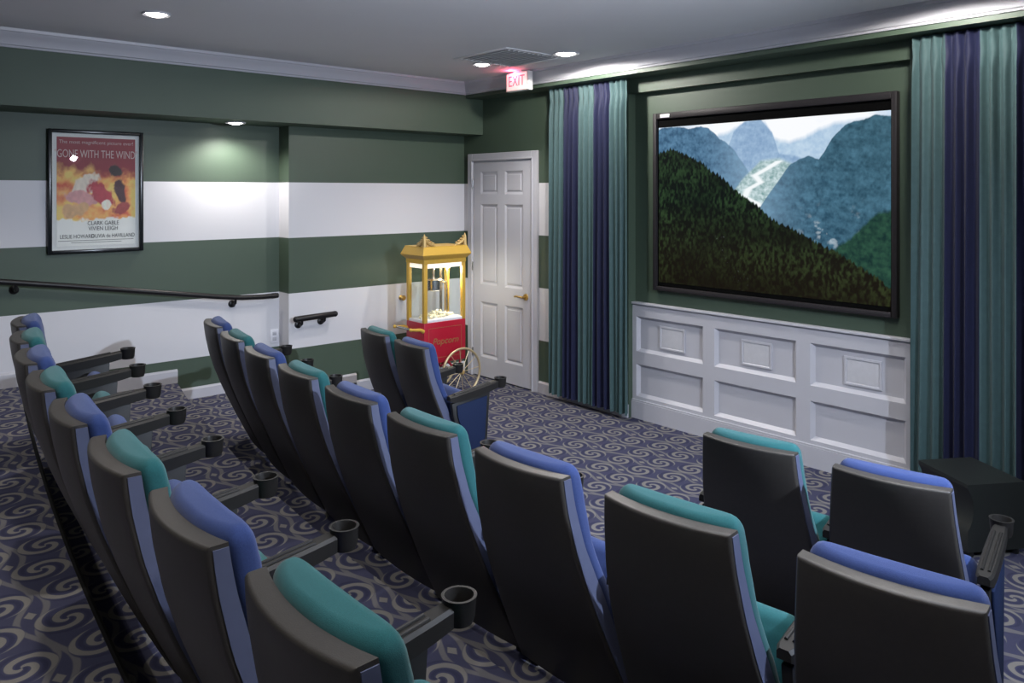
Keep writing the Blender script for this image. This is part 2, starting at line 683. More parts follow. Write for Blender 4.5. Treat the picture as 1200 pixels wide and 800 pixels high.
def panelled(b, x0, x1, z0, z1, y, holes, d, bev, back):
    """flat face at y with panel openings; holes = (xa, xb, za, zb)"""
    xs = sorted({x0, x1, *[h[0] for h in holes], *[h[1] for h in holes]})
    zs = sorted({z0, z1, *[h[2] for h in holes], *[h[3] for h in holes]})
    t = bmesh.new()
    for xa, xb in zip(xs, xs[1:]):
        for za, zb in zip(zs, zs[1:]):
            cx, cz = (xa + xb) / 2, (za + zb) / 2
            if any(h[0] < cx < h[1] and h[2] < cz < h[3] for h in holes):
                continue
            t.faces.new([t.verts.new(p) for p in ((xa, y, za), (xb, y, za), (xb, y, zb), (xa, y, zb))])
    bmesh.ops.remove_doubles(t, verts=t.verts, dist=1e-5)
    b.add(t)
    for h in holes:
        frame_faces(b, *h, y, d, bev)
    t = bmesh.new()                        # edges and back
    q = [(x0, z0), (x1, z0), (x1, z1), (x0, z1)]
    f = [t.verts.new((p[0], y, p[1])) for p in q]
    g = [t.verts.new((p[0], back, p[1])) for p in q]
    for k in range(4):
        k2 = (k + 1) % 4
        t.faces.new((f[k], g[k], g[k2], f[k2]))
    t.faces.new(g)
    b.add(t)


# wainscot in the niche
b = MB()
holes = []
for xa, xb in ((2.068, 2.665), (2.757, 3.362), (3.456, 4.030)):
    holes += [(xa, xb, 0.165, 0.41), (xa, xb, 0.505, 0.77)]
panelled(b, NX0 + .001, NX1 - .001, 0.0, 0.862, 0.046, holes, 0.026, 0.022, NY)
b.box((NX0 + .001, 0.030, 0.862), (NX1 - .001, NY, 0.878), 0.003)
b.box((NX0 + .001, 0.030, 0.0), (NX1 - .001, 0.0461, 0.128))
b.box((NX0 + .001, 0.036, 0.128), (NX1 - .001, 0.0461, 0.142), 0.003)
struct('trim_3', b, M['trim'])
for xg, lab in ((2.385, 'white speaker grille in the wainscot panel nearest the door'),
                (3.07, 'white speaker grille in the middle wainscot panel under the screen'),
                (3.775, 'white speaker grille in the wainscot panel nearest the subwoofer')):
    t = thing('speaker_grille', lab, 'speaker grille', (xg, 0.0715, 0.635), group='grilles in the wainscot')
    b = MB(); panelled(b, -.112, .112, -.085, .085, -0.010, [(-.100, .100, -.073, .073)], 0.006, 0.006, 0.0); b.build('frame', M['trim'], t, smooth=False)
    b = MB(); b.box((-.093, -.0065, -.066), (.093, -.0042, .066)); b.build('mesh_screen', M['grille'], t, smooth=False)

# door and casing
DX0, DX1, DZ = 0.158, 0.972, 1.995
b = MB()
cas = 0.072
for x0, x1, z0, z1 in ((DX0 - cas, DX0, 0, DZ + cas), (DX1, DX1 + cas, 0, DZ + cas), (DX0, DX1, DZ, DZ + cas)):
    b.box((x0, -0.026, z0), (x1, 0.0, z1), 0.006)
for x0, x1, z0, z1 in ((DX0 - .018, DX0 - .004, 0, DZ + .004), (DX1 + .004, DX1 + .018, 0, DZ + .004), (DX0 - .018, DX1 + .018, DZ + .004, DZ + .018)):
    b.box((x0, -0.032, z0), (x1, -0.02, z1), 0.003)
b.box((DX0, -0.006, 0.0), (DX0 + .012, 0.0, DZ)); b.box((DX1 - .012, -0.006, 0.0), (DX1, 0.0, DZ)); b.box((DX0, -0.006, DZ - .012), (DX1, 0.0, DZ))
struct('trim_4', b, M['trim'])
b = MB()
mid = (DX0 + DX1) / 2
holes = []
for xa, xb in ((DX0 + .115, mid - .05), (mid + .05, DX1 - .115)):
    holes += [(xa, xb, 0.19, 0.70), (xa, xb, 0.86, 1.60), (xa, xb, 1.69, 1.90)]
panelled(b, DX0 + .012, DX1 - .012, 0.012, DZ - .014, -0.018, holes, 0.012, 0.020, 0.0)
for h in holes:
    b.box((h[0] + .034, -0.0135, h[2] + .034), (h[1] - .034, -0.004, h[3] - .034), 0.004)
door = struct('door_1', b, M['trim'])
hx, hz = DX1 - 0.075, 0.80
b = MB()
b.lathe([(0.0, 0.012), (0.027, 0.010), (0.030, 0.0), (0.0, 0.0)], 24, Matrix.Translation((hx, -0.018, hz)) @ Matrix.Rotation(math.pi / 2, 4, 'X'))
b.tube([(hx, -0.022, hz), (hx, -0.062, hz)], 0.010, 12)
b.tube([(hx + .006, -0.062, hz), (hx - .03, -0.066, hz + .002), (hx - .075, -0.064, hz + .003), (hx - .105, -0.058, hz - .002)], 0.009, 12)
b.build('door_handle', M['brass'], door)
for z in (0.22, 1.02, 1.78):
    b = MB(); b.tube([(DX0 + .010, -0.028, z - .04), (DX0 + .010, -0.028, z + .04)], 0.0065, 10)
    b.build('hinge', M['steel'], door)

# ------------------------------------------------------------------ recessed lights
def downlight(loc, label, power, spot=115, trim=0.075, blend=0.6):
    t = thing('downlight', label, 'ceiling light', loc, group='recessed downlights')
    b = MB(); b.lathe([(trim * .72, 0.012), (trim * .74, -0.004), (trim * .95, -0.010), (trim, -0.006), (trim, 0.0), (trim * .72, 0.012)], 40); b.build('trim_ring', M['trim'], t)
    b = MB(); b.lathe([(0.0, -0.020), (trim * .35, -0.017), (trim * .62, -0.009), (trim * .72, -0.001), (trim * .72, 0.004), (0, 0.004)], 32); b.build('lens', M['lens'], t)
    d = bpy.data.lights.new('downlight_lamp', 'SPOT')
    d.energy = power
    d.color = LAMP
    d.spot_size = math.radians(spot)
    d.spot_blend = blend
    d.shadow_soft_size = 0.05
    o = bpy.data.objects.new('downlight_lamp', d)
    COL.objects.link(o)
    o.parent = t
    o.location = (0, 0, -0.03 * S)
    return t


downlight((1.324, -3.185, ZC), 'round recessed downlight in the ceiling above the framed poster wall', P_DOWN)
downlight((1.207, -0.760, ZC), 'round recessed downlight beside the exit sign, left of the ceiling vent', P_DOWN)
downlight((0.055, -2.235, 2.24), 'round recessed downlight in the green soffit left of the wall corner', P_SOFFIT, 150)
downlight((1.958, -0.600, ZC), 'bright wall-washer downlight close to the crown moulding above the teal and navy curtain', P_WASH, 177, 0.095, 0.12)
for px, py, cone in ((3.05, -1.95, 130), (4.40, -0.60, 177), (4.6, -1.95, 130), (3.0, -3.95, 95), (4.9, -3.9, 95), (1.2, -5.4, 110), (3.3, -5.7, 110), (5.0, -5.9, 110)):  # all unseen; the rearmost three are added to brighten the high tier
    wash = cone > 170
    downlight((px, py, ZC), 'round recessed downlight assumed in the white ceiling out of view', P_WASH * .55 if wash else P_DOWN * (1.5 if py < -5 else 1), cone, 0.07, 0.12 if wash else 0.6)

# ceiling vent
t = thing('ceiling_vent', 'flush white square air vent in the ceiling beside the exit sign', 'vent', (1.56, -0.78, ZC))
b = MB()
for a, c in (((-.30, -.30), (.30, -.26)), ((-.30, .26), (.30, .30)), ((-.30, -.26), (-.26, .26)), ((.26, -.26), (.30, .26))):
    b.box((a[0], a[1], -.006), (c[0], c[1], 0.0), 0.002)
b.build('frame', M['ceiling'], t)
for k in range(11):
    y = -0.23 + k * 0.046
    b = MB(); b.box((-.26, -.018, -.0025), (.26, .018, .0025), mtx=Matrix.Translation((0, y, -0.007)) @ Matrix.Rotation(0.25, 4, 'X'))
    b.build('slat', M['ceiling'], t, smooth=False)

# exit sign
t = thing('exit_sign', 'small lit red and white exit sign hanging from the ceiling by the door', 'exit sign', (1.14, -0.315, ZC))
b = MB(); b.box((-.135, -.028, -.165), (.135, .028, -.012), 0.006); b.build('housing', M['exit_box'], t)
b = MB(); b.box((-.122, -.030, -.155), (.122, -.027, -.022), 0.001); b.build('face', M['exit_face'], t)
b = MB(); b.box((-.05, -.02, -.013), (.05, .02, 0.0), 0.003); b.build('canopy', M['exit_box'], t)
link('lettering', text_mesh('EXIT', 0.125, M['exit_red'], Matrix.Translation((0, -0.0310, -.088)) @ Matrix.Rotation(math.pi / 2, 4, 'X'), width=0.78), t)
d = bpy.data.lights.new('exit_lamp', 'POINT'); d.energy = 1.5; d.color = (1, 0.12, 0.24); d.shadow_soft_size = 0.02
o = bpy.data.objects.new('exit_lamp', d); COL.objects.link(o); o.parent = t; o.location = (-0.03 * S, -0.06 * S, -0.03 * S)

# ------------------------------------------------------------------ curtains
def curtain(label, x0, x1, bands, seed):
    rnd = random.Random(seed)
    t = thing('curtain', label, 'curtain', ((x0 + x1) / 2, -0.095, 0.055), group='curtains beside the screen')
    wtot = x1 - x0
    zt = 2.50
    nb = len(bands)
    rows = 46
    per = 3                                 # pleats per band
    amp0 = 0.036
    ph = rnd.uniform(0, 6)
    n = 34
    def pt(band, s, v):
        """s 0..1 across a band, v 0 bottom .. 1 top"""
        g = (band + s) * per                # pleat phase
        x = -wtot / 2 + wtot * (band + s) / nb
        flare = 1 + 0.030 * (1 - v) ** 1.3
        x = x * flare
        deep = 0.55 + 0.45 * (1 - v)
        drift = 1.0 * math.sin(1.3 * g + ph) * (1 - v) ** .7
        c = math.cos(2 * math.pi * (g + 0.5) + drift)
        y = amp0 * deep * (.82 + .18 * math.sin(2.7 * g + ph)) * (c if c < 0 else 0.8 * c)
        y += 0.006 * math.sin(5.3 * g + 3 * v + ph) * (1 - v)
        pinch = math.exp(-((v - 0.955) / 0.022) ** 2)
        y *= 1 - 0.62 * pinch
        x += -0.0085 * pinch * math.sin(2 * math.pi * g) * -1
        return x, y, v * zt
    for k, c in enumerate(bands):
        F, B = [], []
        for r in range(rows + 1):
            v = r / rows
            v = v if v < .8 else .8 + (v - .8)
            F.append([pt(k, q / n, v) for q in range(n + 1)])
            B.append([(p[0], p[1] + 0.003, p[2]) for p in F[-1]])
        b = MB(); b.sheet(F, B)
        b.build(c + '_panel', M['curtain_' + c], t)
    return t


curtain('floor length teal and navy striped curtain hanging between the white door and the screen', 1.285, 2.10,
        ['teal', 'navy', 'teal', 'navy', 'teal'], 3)
curtain('floor length teal and navy striped curtain hanging behind the black subwoofer', 4.125, 4.95,
        ['teal', 'navy', 'teal', 'navy', 'teal'], 8)

# ------------------------------------------------------------------ projection screen
SX0, SX1, SZ0, SZ1 = 2.235, 3.985, 0.985, 2.290
SY = 0.030
t = thing('screen', 'wide wall screen showing a forested mountain valley', 'screen', (0, 0, 0))
t.location = ((SX0 + SX1) / 2 * S, NY * S, SZ0 * S)
cx = (SX0 + SX1) / 2
wx = (SX1 - SX0) / 2
hz_ = SZ1 - SZ0
b = MB()
fr = 0.032
for x0, x1, z0, z1 in ((-wx, -wx + fr, 0, hz_), (wx - fr, wx, 0, hz_), (-wx + fr, wx - fr, 0, fr), (-wx + fr, wx - fr, hz_ - fr * 1.4, hz_)):
    b.box((x0, SY - NY, z0), (x1, 0.0, z1), 0.006)
b.build('frame', M['screen_frame'], t)
b = MB(); b.box((-wx + fr, 0.052 - NY, fr), (wx - fr, -0.004, hz_ - fr * 1.4)); b.build('backing', M['screen_black'], t, smooth=False)
b = MB(); b.box((-wx + .07, SY - NY - .003, hz_ - fr * 1.15), (-wx + .155, SY - NY + .001, hz_ - fr * .35), 0.002); b.build('badge', M['badge'], t)


def valley(U, V):
    """u left to right, v bottom to top"""
    n1 = fbm(U * 9, V * 6, 1)
    n2 = fbm(U * 30, V * 22, 5)
    n3 = fbm(U * 90, V * 60, 9, 3)
    # sky and cloud
    sky = srgb(150, 190, 228) + (srgb(250, 252, 255) - srgb(150, 190, 228)) * np.clip((fbm(U * 4, V * 5, 30) - .30) * 3 + np.exp(-((U - .52) / .3) ** 2) * .6, 0, 1)[..., None]
    out = sky

    def lay(mask, col):
        nonlocal out
        m = np.clip(mask, 0, 1)[..., None]
        out = out * (1 - m) + col * m

    def edge(h, w=0.004):
        return (h - V) / w + .5

    def ridge(pts, seed, amp):
        xs = [p[0] for p in pts]; ys = [p[1] for p in pts]
        return np.interp(U, xs, ys) + amp * (fbm(U * 22, U * 0, seed) - .5)
    def rock(a, bb, amt=1.0, f=1.0):
        q = np.clip(.5 + (fbm(U * 34 * f + V * 30 * f, V * 30 * f - U * 22 * f, 17) - .48) * 1.3 * amt + (n3 - .45) * .9 * amt + (fbm(U * 150, V * 60, 18, 2) - .38) * .6 * amt, 0, 1)[..., None]
        return srgb(*a) + (srgb(*bb) - srgb(*a)) * q
    # distant haze peaks
    h = ridge([(0, .80), (.22, .90), (.30, .92), (.36, .95), (.44, 1.0), (.52, .99), (.56, .90), (.62, .86), (.70, .90), (.8, .95), (1, .98)], 3, .03)
    lay(edge(h, .03), rock((150, 182, 214), (205, 225, 240), .5))
    h = ridge([(0, .7), (.34, .82), (.38, .95), (.43, 1.0), (.50, 1.0), (.55, .93), (.58, .80), (1, .7)], 4, .02)
    lay(edge(h, .012), rock((118, 150, 188), (170, 198, 224), .6))
    # left blue range
    h = ridge([(0, 1.0), (.10, 1.0), (.16, .985), (.22, 1.0), (.26, .97), (.31, .90), (.36, .86), (.40, .80), (.44, .72), (.47, .64), (.52, .50), (1, .3)], 7, .035)
    c = rock((50, 86, 116), (92, 134, 166))
    hz1 = (np.exp(-((U - .50) / .16) ** 2) * .55)[..., None]
    lay(edge(h, .006), c * (1 - hz1) + srgb(158, 190, 216) * hz1)
    # valley floor
    vf = (U > .30) & (U < .70) & (V < .80)
    vcol = rock((110, 150, 150), (215, 232, 236), .8, 2)
    lay(np.where(vf, edge(np.interp(U, [.30, .42, .50, .58, .70], [.45, .66, .765, .775, .70]), .02), 0), vcol)
    river = np.interp(V, [.46, .52, .555, .60, .64, .68, .72, .76], [.50, .485, .43, .445, .50, .475, .53, .58])
    lay(np.clip(1.6 - np.abs(U - river) / .014, 0, 1) * (V > .45) * (V < .76), srgb(245, 250, 252))
    # right range
    h = ridge([(0, .2), (.45, .40), (.50, .50), (.56, .62), (.62, .73), (.66, .765), (.70, .78), (.74, .76), (.79, .87), (.84, .94), (.90, .965), (.95, .98), (1, .97)], 11, .025)
    c = rock((36, 70, 92), (74, 116, 140))
    sh = np.clip((U - .6) * 1.2 + (V - .6) * .5, 0, 1)[..., None]
    c = c * (1 - .35 * sh) + srgb(70, 108, 110) * .35 * sh
    hz2 = (np.exp(-((U - .48) / .14) ** 2) * .45 * (V > .3))[..., None]
    c = c * (1 - hz2) + srgb(140, 176, 204) * hz2
    c = c * (.82 + .36 * np.clip(fbm(U * 26 + V * 34, V * 9 - U * 6, 88), 0, 1))[..., None]
    lay(edge(h, .006), c)
    lay(np.clip((n2 - .60) * 8, 0, 1) * np.exp(-((U - .80) / .10) ** 2 - ((V - .38) / .09) ** 2), srgb(190, 205, 215))
    # green mid slope bottom right
    h = ridge([(0, 0), (.75, .20), (.82, .30), (.90, .40), (.95, .46), (1, .50)], 13, .04)
    lay(edge(h, .02), rock((18, 46, 44), (46, 84, 66)))
    # dark forest in front, with tree tops along its edge
    teeth = np.abs(((U * 58 + fbm(U * 30, U * 0, 41) * 2) % 1) - .5) * .04 * (.4 + fbm(U * 40, U * 0, 43))
    h = ridge([(0, .84), (.06, .86), (.12, .83), (.20, .79), (.27, .72), (.34, .65), (.42, .56), (.50, .48), (.58, .41), (.66, .36), (.76, .29), (.86, .22), (.94, .15), (1, .09)], 19, .03) - teeth + .01
    tx = U * 74 + fbm(U * 12, V * 12, 50) * 1.5
    tz = V * 46
    tree = fbm(tx * 1.6, tz, 51, 3)
    lum = np.clip((tree - .34) * 3.0, 0, 1)[..., None]
    warm = np.clip(1 - V * 1.9, 0, 1)[..., None]
    dark = srgb(8, 16, 14) * (1 - warm) + srgb(26, 20, 10) * warm
    lite = srgb(42, 66, 40) * (1 - .6 * warm) + srgb(60, 58, 28) * .6 * warm
    f = dark + (lite - dark) * lum * np.clip(-.15 + 1.7 * fbm(U * 6, V * 6, 60), 0, 1)[..., None]
    f = f * np.clip(.40 + (V + .06 + U * .10) * 1.9, 0, 1)[..., None]
    pale = np.clip((fbm(U * 120, V * 80, 71, 2) - .62) * 8, 0, 1) * np.exp(-((U - .34 - (.25 - V) * .35) / .035) ** 2) * (V < .32)
    f = f + (srgb(140, 150, 150) * pale[..., None] * .6)
    lay(edge(h, .008), f)
    return out


ix0, ix1, iz0, iz1 = -wx + fr + .010, wx - fr - .008, fr + 0.030, hz_ - fr * 1.4 - 0.062
picture('picture', 460, 300, valley, (ix0, 0.050 - NY, iz0), (ix1 - ix0, 0, 0), (0, 0, iz1 - iz0), attr_mat('screen_picture', 1.0, 0.6), t)

# ------------------------------------------------------------------ framed poster
PY0, PY1, PZ0, PZ1 = -3.440, -2.832, 1.285, 2.142
t = thing('poster', 'red and white film poster in a black frame on the striped wall', 'poster', (XN, (PY0 + PY1) / 2, PZ0))
pw, phh = (PY1 - PY0) / 2, PZ1 - PZ0
b = MB()
fw_ = 0.026
for y0, y1, z0, z1 in ((-pw, -pw + fw_, 0, phh), (pw - fw_, pw, 0, phh), (-pw + fw_, pw - fw_, 0, fw_), (-pw + fw_, pw - fw_, phh - fw_, phh)):
    b.box((0.0, y0, z0), (0.034, y1, z1), 0.005)
b.build('frame', M['frame_black'], t)
b = MB(); b.box((0.0, -pw + fw_, fw_), (0.012, pw - fw_, phh - fw_)); b.build('mount', M['mat_white'], t, smooth=False)


def poster_art(U, V):
    n = fbm(U * 7, V * 9, 2)
    n2 = fbm(U * 14 + 3, V * 14, 8)
    red = srgb(132, 34, 48) + 0 * U[..., None]
    fire = srgb(196, 84, 58) + (srgb(236, 186, 104) - srgb(196, 84, 58)) * np.clip((n - .30) * 3, 0, 1)[..., None]
    out = red
    m = np.clip((.74 - V + (n - .5) * .25) / .12, 0, 1)[..., None]
    out = out * (1 - m) + fire * m
    # loose abstract patches of pale, rose and dark paint
    for cx_, cz_, rx, rz, rot, c, sd in ((.36, .57, .20, .09, .35, (214, 196, 184), 1), (.30, .44, .22, .07, -.15, (196, 138, 140), 2),
                                         (.56, .47, .20, .09, -.5, (170, 52, 66), 3), (.80, .50, .07, .13, .3, (70, 34, 44), 4),
                                         (.73, .70, .09, .06, -.3, (52, 34, 36), 5), (.22, .33, .20, .07, .1, (198, 152, 112), 6),
                                         (.82, .34, .12, .06, .2, (150, 60, 60), 7), (.62, .38, .06, .05, .6, (226, 206, 196), 8)):
        x = (U - cx_) * math.cos(rot) + (V - cz_) * math.sin(rot)
        z = -(U - cx_) * math.sin(rot) + (V - cz_) * math.cos(rot)
        q = np.sqrt((x / rx) ** 2 + (z / rz) ** 2) + (fbm(U * 16, V * 16, 20 + sd) - .5) * .9
        m = np.clip((1 - q) * 5, 0, 1)[..., None]
        shade = (.8 + .4 * fbm(U * 30, V * 30, 90 + sd))[..., None]
        out = out * (1 - m) + srgb(*c) * shade * m
    m = np.clip((.255 - V + (n2 - .5) * .08) / .015, 0, 1)[..., None]
    out = out * (1 - m) + srgb(226, 214, 214) * m
    return np.clip(out * 1.3, 0, .92)


ax0, ax1, az0, az1 = -pw + fw_ + .030, pw - fw_ - .026, fw_ + .026, phh - fw_ - .026
picture('print', 150, 210, poster_art, (0.0135, ax0, az0), (0, ax1 - ax0, 0), (0, 0, az1 - az0), attr_mat('poster_print', 0, 0.5), t)
R = Matrix(((0, 0, 1, 0), (1, 0, 0, 0), (0, 1, 0, 0), (0, 0, 0, 1)))   # text plane -> wall x = const, reading along +y
ah = az1 - az0
for body, size, vv, mat, wd, uu in (('The most magnificent picture ever!', 0.034, .955, 'pale_ink', .98, .5),
                                    ('"GONE WITH THE WIND"', 0.078, .845, 'pale_ink', .585, .5),
                                    ('CLARK GABLE', 0.040, .205, 'ink', .80, .58), ('VIVIEN LEIGH', 0.040, .155, 'ink', .80, .58),
                                    ('LESLIE HOWARD', 0.038, .085, 'ink', .74, .25), ('OLIVIA de HAVILLAND', 0.038, .085, 'ink', .74, .71)):
    yy = ax0 + (ax1 - ax0) * uu
    o = link('lettering', text_mesh(body, size, M[mat], Matrix.Translation((0.0146, yy, az0 + ah * vv)) @ R, width=wd, extrude=0.0003), t)
b = MB()
for k, (vv, hw) in enumerate(((.048, .24), (.030, .16))):
    b.box((0.0137, -hw, az0 + ah * vv - .0015), (0.0142, hw, az0 + ah * vv + .0015))
b.build('fine_print', M['ink'], t, smooth=False)
b = MB(); b.box((0.022, -pw + fw_ - .002, fw_ - .002), (0.0235, pw - fw_ + .002, phh - fw_ + .002)); b.build('glazing', M['glass'], t, smooth=False)

# ------------------------------------------------------------------ handrails
def rail_bracket(t, x_wall, x_rail, y, zr):
    b = MB()
    b.lathe([(0, 0), (0.030, 0), (0.028, 0.010), (0.016, 0.015), (0, 0.016)], 20, Matrix.Translation((x_wall, y, zr - .055)) @ Matrix.Rotation(math.pi / 2, 4, 'Y'))
    b.tube([(x_wall + .010, y, zr - .055), ((x_wall + x_rail) / 2 + .012, y, zr - .055), (x_rail - .004, y, zr - .043), (x_rail, y, zr - .014)], 0.010, 10)
    b.build('bracket', M['rail'], t)


def rail_pts(path):
    return [Vector(p) for p in path]


t = thing('handrail', 'long black handrail sloping down the striped wall under the poster', 'handrail', (XN, -2.9, 0))
t.location = (0, 0, 0)
xr = XN + .075
b = MB()
b.tube([(xr, -4.75, 1.16), (xr, -3.95, 1.155), (xr, -3.72, 1.130), (xr, -3.3, 1.066), (xr, -2.30, .905), (xr, -2.12, .882), (xr, -1.95, .874), (xr, -1.85, .874), (xr, -1.822, .874)], 0.0195, 14)
b.build('rail', M['rail'], t)
b = MB(); b.tube([(xr, -1.873, .874), (xr, -1.869, .874), (xr, -1.840, .874), (xr, -1.836, .874)], 0.022, 14); b.build('collar', M['rail'], t)
rail_bracket(t, XN, xr, -4.6, 1.16); rail_bracket(t, XN, xr, -3.63, 1.117); rail_bracket(t, XN, xr, -2.17, .886)

t = thing('handrail', 'short black grab rail on the striped wall right of the corner', 'handrail', (0, -1.58, 0.68))
t.location = (0, 0, 0)
b = MB()
b.tube([(0.07, -1.752, .694), (0.075, -1.742, .695), (0.075, -1.42, .703), (0.07, -1.408, .703)], 0.0235, 14)
b.build('rail', M['rail'], t)
for y, z in ((-1.752, .694), (-1.408, .703)):
    b = MB(); b.ball((0.075, y, z), 0.0245, sub=3); b.build('end_cap', M['rail'], t)
rail_bracket(t, 0.0, 0.075, -1.70, .692); rail_bracket(t, 0.0, 0.075, -1.50, .700)

# wall plate and knob
t = thing('outlet', 'white wall plate low on the striped wall just left of the corner', 'wall plate', (XN, -1.822, 0.535))
b = MB(); b.box((0, -.034, -.056), (0.008, .034, .056), 0.003); b.build('plate', M['plate'], t)
for z in (-.022, .022):
    b = MB(); b.box((0.006, -.016, z - .014), (0.0095, .016, z + .014), 0.001); b.build('socket', M['trim'], t)
t = thing('wall_knob', 'small brass knob on the white stripe left of the popcorn cart', 'knob', (0, -0.715, 0.768))
b = MB()
b.lathe([(0, 0), (.022, 0), (.020, .006), (.008, .010), (.008, .028), (.020, .034), (.024, .046), (.018, .058), (0, .062)], 20, Matrix.Rotation(math.pi / 2, 4, 'Y'))
b.build('knob', M['brass'], t)

# ------------------------------------------------------------------ popcorn cart
PX0, PX1, PYa, PYb = 0.405, 0.665, -0.925, -0.500
t = thing('popcorn_cart', 'red and yellow glass popcorn machine on a spoked-wheel cart beside the door', 'popcorn machine', ((PX0 + PX1) / 2, (PYa + PYb) / 2, 0))
hx_, hy = (PX1 - PX0) / 2, (PYb - PYa) / 2
b = MB(); b.box((-hx_, -hy, 0.30), (hx_, hy, 0.640), 0.006); b.build('cabinet', M['red'], t)
b = MB()
for z0, z1, y0, y1 in ((.345, .348, -hy + .045, hy - .045), (.590, .593, -hy + .045, hy - .045), (.345, .593, -hy + .045, -hy + .048), (.345, .593, hy - .048, hy - .045)):
    b.box((hx_ - .001, y0, z0), (hx_ + .0012, y1, z1))
b.build('gold_border', M['gold_ink'], t, smooth=False)
link('lettering', text_mesh('Popcorn', 0.078, M['gold_ink'], Matrix.Translation((hx_ + .0015, 0.0, .478)) @ R, width=1.0, extrude=0.0006, shear=0.3), t)
for sx in (-1, 1):
    for sy in (-1, 1):
        b = MB(); b.box((sx * (hx_ - .016) - .016, sy * (hy - .017) - .017, .64), (sx * (hx_ - .016) + .016, sy * (hy - .017) + .017, 1.150), 0.004)
        b.build('post', M['yellow'], t)
for sx in (-1, 1):
    b = MB(); b.box((sx * (hx_ - .012) - .002, -hy + .044, .645), (sx * (hx_ - .012) + .002, hy - .044, 1.148)); b.build('glass_pane', M['glass'], t, smooth=False)
for sy in (-1, 1):
    b = MB(); b.box((-hx_ + .048, sy * (hy - .012) - .002, .645), (hx_ - .048, sy * (hy - .012) + .002, 1.148)); b.build('glass_pane', M['glass'], t, smooth=False)
b = MB(); b.box((-hx_ + .006, -hy + .006, .636), (hx_ - .006, hy - .006, .662), 0.004); b.build('tray', M['plate'], t)
for sx in (-1, 1):
    b = MB(); b.box((sx * (hx_ - .016) - .003, -hy + .034, 1.085), (sx * (hx_ - .016) + .003, hy - .034, 1.124)); b.build('valance', M['valance'], t, smooth=False)
for sy in (-1, 1):
    b = MB(); b.box((-hx_ + .034, sy * (hy - .016) - .003, 1.085), (hx_ - .034, sy * (hy - .016) + .003, 1.124)); b.build('valance', M['valance'], t, smooth=False)
# roof: cornice then a sloped cap
b = MB()


def frustum(b, x0, y0, z0, x1, y1, z1):
    tt = bmesh.new()
    lo = [tt.verts.new((sx * x0, sy * y0, z0)) for sx, sy in ((-1, -1), (1, -1), (1, 1), (-1, 1))]
    hi = [tt.verts.new((sx * x1, sy * y1, z1)) for sx, sy in ((-1, -1), (1, -1), (1, 1), (-1, 1))]
    for k in range(4):
        k2 = (k + 1) % 4
        tt.faces.new((lo[k], lo[k2], hi[k2], hi[k]))
    tt.faces.new(lo[::-1]); tt.faces.new(hi)
    bmesh.ops.recalc_face_normals(tt, faces=tt.faces)
    b.add(tt)


b.box((-hx_ - .003, -hy - .003, 1.122), (hx_ + .003, hy + .003, 1.160), 0.004)
frustum(b, hx_ + .004, hy + .004, 1.158, hx_ + .030, hy + .030, 1.186)
frustum(b, hx_ + .030, hy + .030, 1.185, hx_ + .036, hy + .036, 1.196)
frustum(b, hx_ + .036, hy + .036, 1.195, hx_ + .010, hy + .010, 1.258)
b.box((-hx_ - .010, -hy - .010, 1.257), (hx_ + .010, hy + .010, 1.264), 0.003)
b.build('roof', M['yellow'], t, smooth=False)
# scroll ornaments on the corners of the roof
for sx in (1,):
    for sy in (-1, 1):
        b = MB()
        ox, oy = sx * (hx_ - .005), sy * (hy - .005)
        for dx, dy in ((-sx, 0), (0, -sy)):
            for q, (ln, ht, rr0) in enumerate(((.085, .010, .015), (.058, .020, .018), (.034, .036, .020), (.012, .058, .018))):
                pts = []
                for k in range(17):
                    a = k / 16 * 5.2 + .6
                    rr = rr0 * (1 - k / 22)
                    pts.append((ox + dx * (ln + rr * math.cos(a)), oy + dy * (ln + rr * math.cos(a)), 1.266 + ht + rr * math.sin(a)))
                b.tube(pts, .0075, 7)
                b.ball((ox + dx * ln, oy + dy * ln, 1.262 + ht), .012, (1, 1, 1), 2)
            b.tube([(ox + dx * .115, oy + dy * .115, 1.265), (ox + dx * .07, oy + dy * .07, 1.274), (ox + dx * .035, oy + dy * .035, 1.292), (ox, oy, 1.325)], .012, 7, taper=[.004, .014, .016, .010])
        b.tube([(ox, oy, 1.262), (ox, oy, 1.315), (ox, oy, 1.338), (ox, oy, 1.366)], .012, 8, taper=[.018, .015, .013, .003])
        b.build('ornament', M['gold'], t)
# kettle, hanger, popcorn
b = MB()
b.lathe([(0, .885), (.070, .885), (.078, .895), (.078, .975), (.070, .985), (.030, .990), (0, .992)], 28, Matrix.Translation((0.0, -.03, 0)))
b.tube([(0, -.03, .99), (0, -.03, 1.10)], .010, 10)
b.tube([(0, .045, .94), (0, .10, .95)], .006, 8)
b.build('kettle', M['steel'], t)
b = MB(); b.box((-.075, -.05, 1.075), (.075, .10, 1.122), 0.006); b.build('hood', M['plate'], t)
b = MB(); b.box((-.09, .095, .66), (-.078, .12, 1.12)); b.box((.0, .10, .66), (.012, .115, 1.12)); b.build('support_rod', M['steel'], t, smooth=False)
b = MB()
rnd = random.Random(4)
for k in range(90):
    a, q = rnd.uniform(0, 6.28), rnd.random() ** .5
    px, py = math.cos(a) * q * (hx_ - .045), math.sin(a) * q * (hy - .045)
    b.ball((px, py, .668 + .05 * (1 - q) * rnd.random() + .006), rnd.uniform(.010, .016), (1, 1, .8), 1)
o = b.build('popcorn_heap', M['popcorn'], t)
o['kind'] = 'stuff'
b = MB(); b.lathe([(0, 1.100), (.030, 1.104), (.024, 1.121), (0, 1.121)], 16, Matrix.Translation((.05, .13, 0))); b.build('lamp', M['pop_lamp'], t)
d = bpy.data.lights.new('popcorn_lamp', 'POINT'); d.energy = 14; d.color = (1, .90, .72); d.shadow_soft_size = 0.04
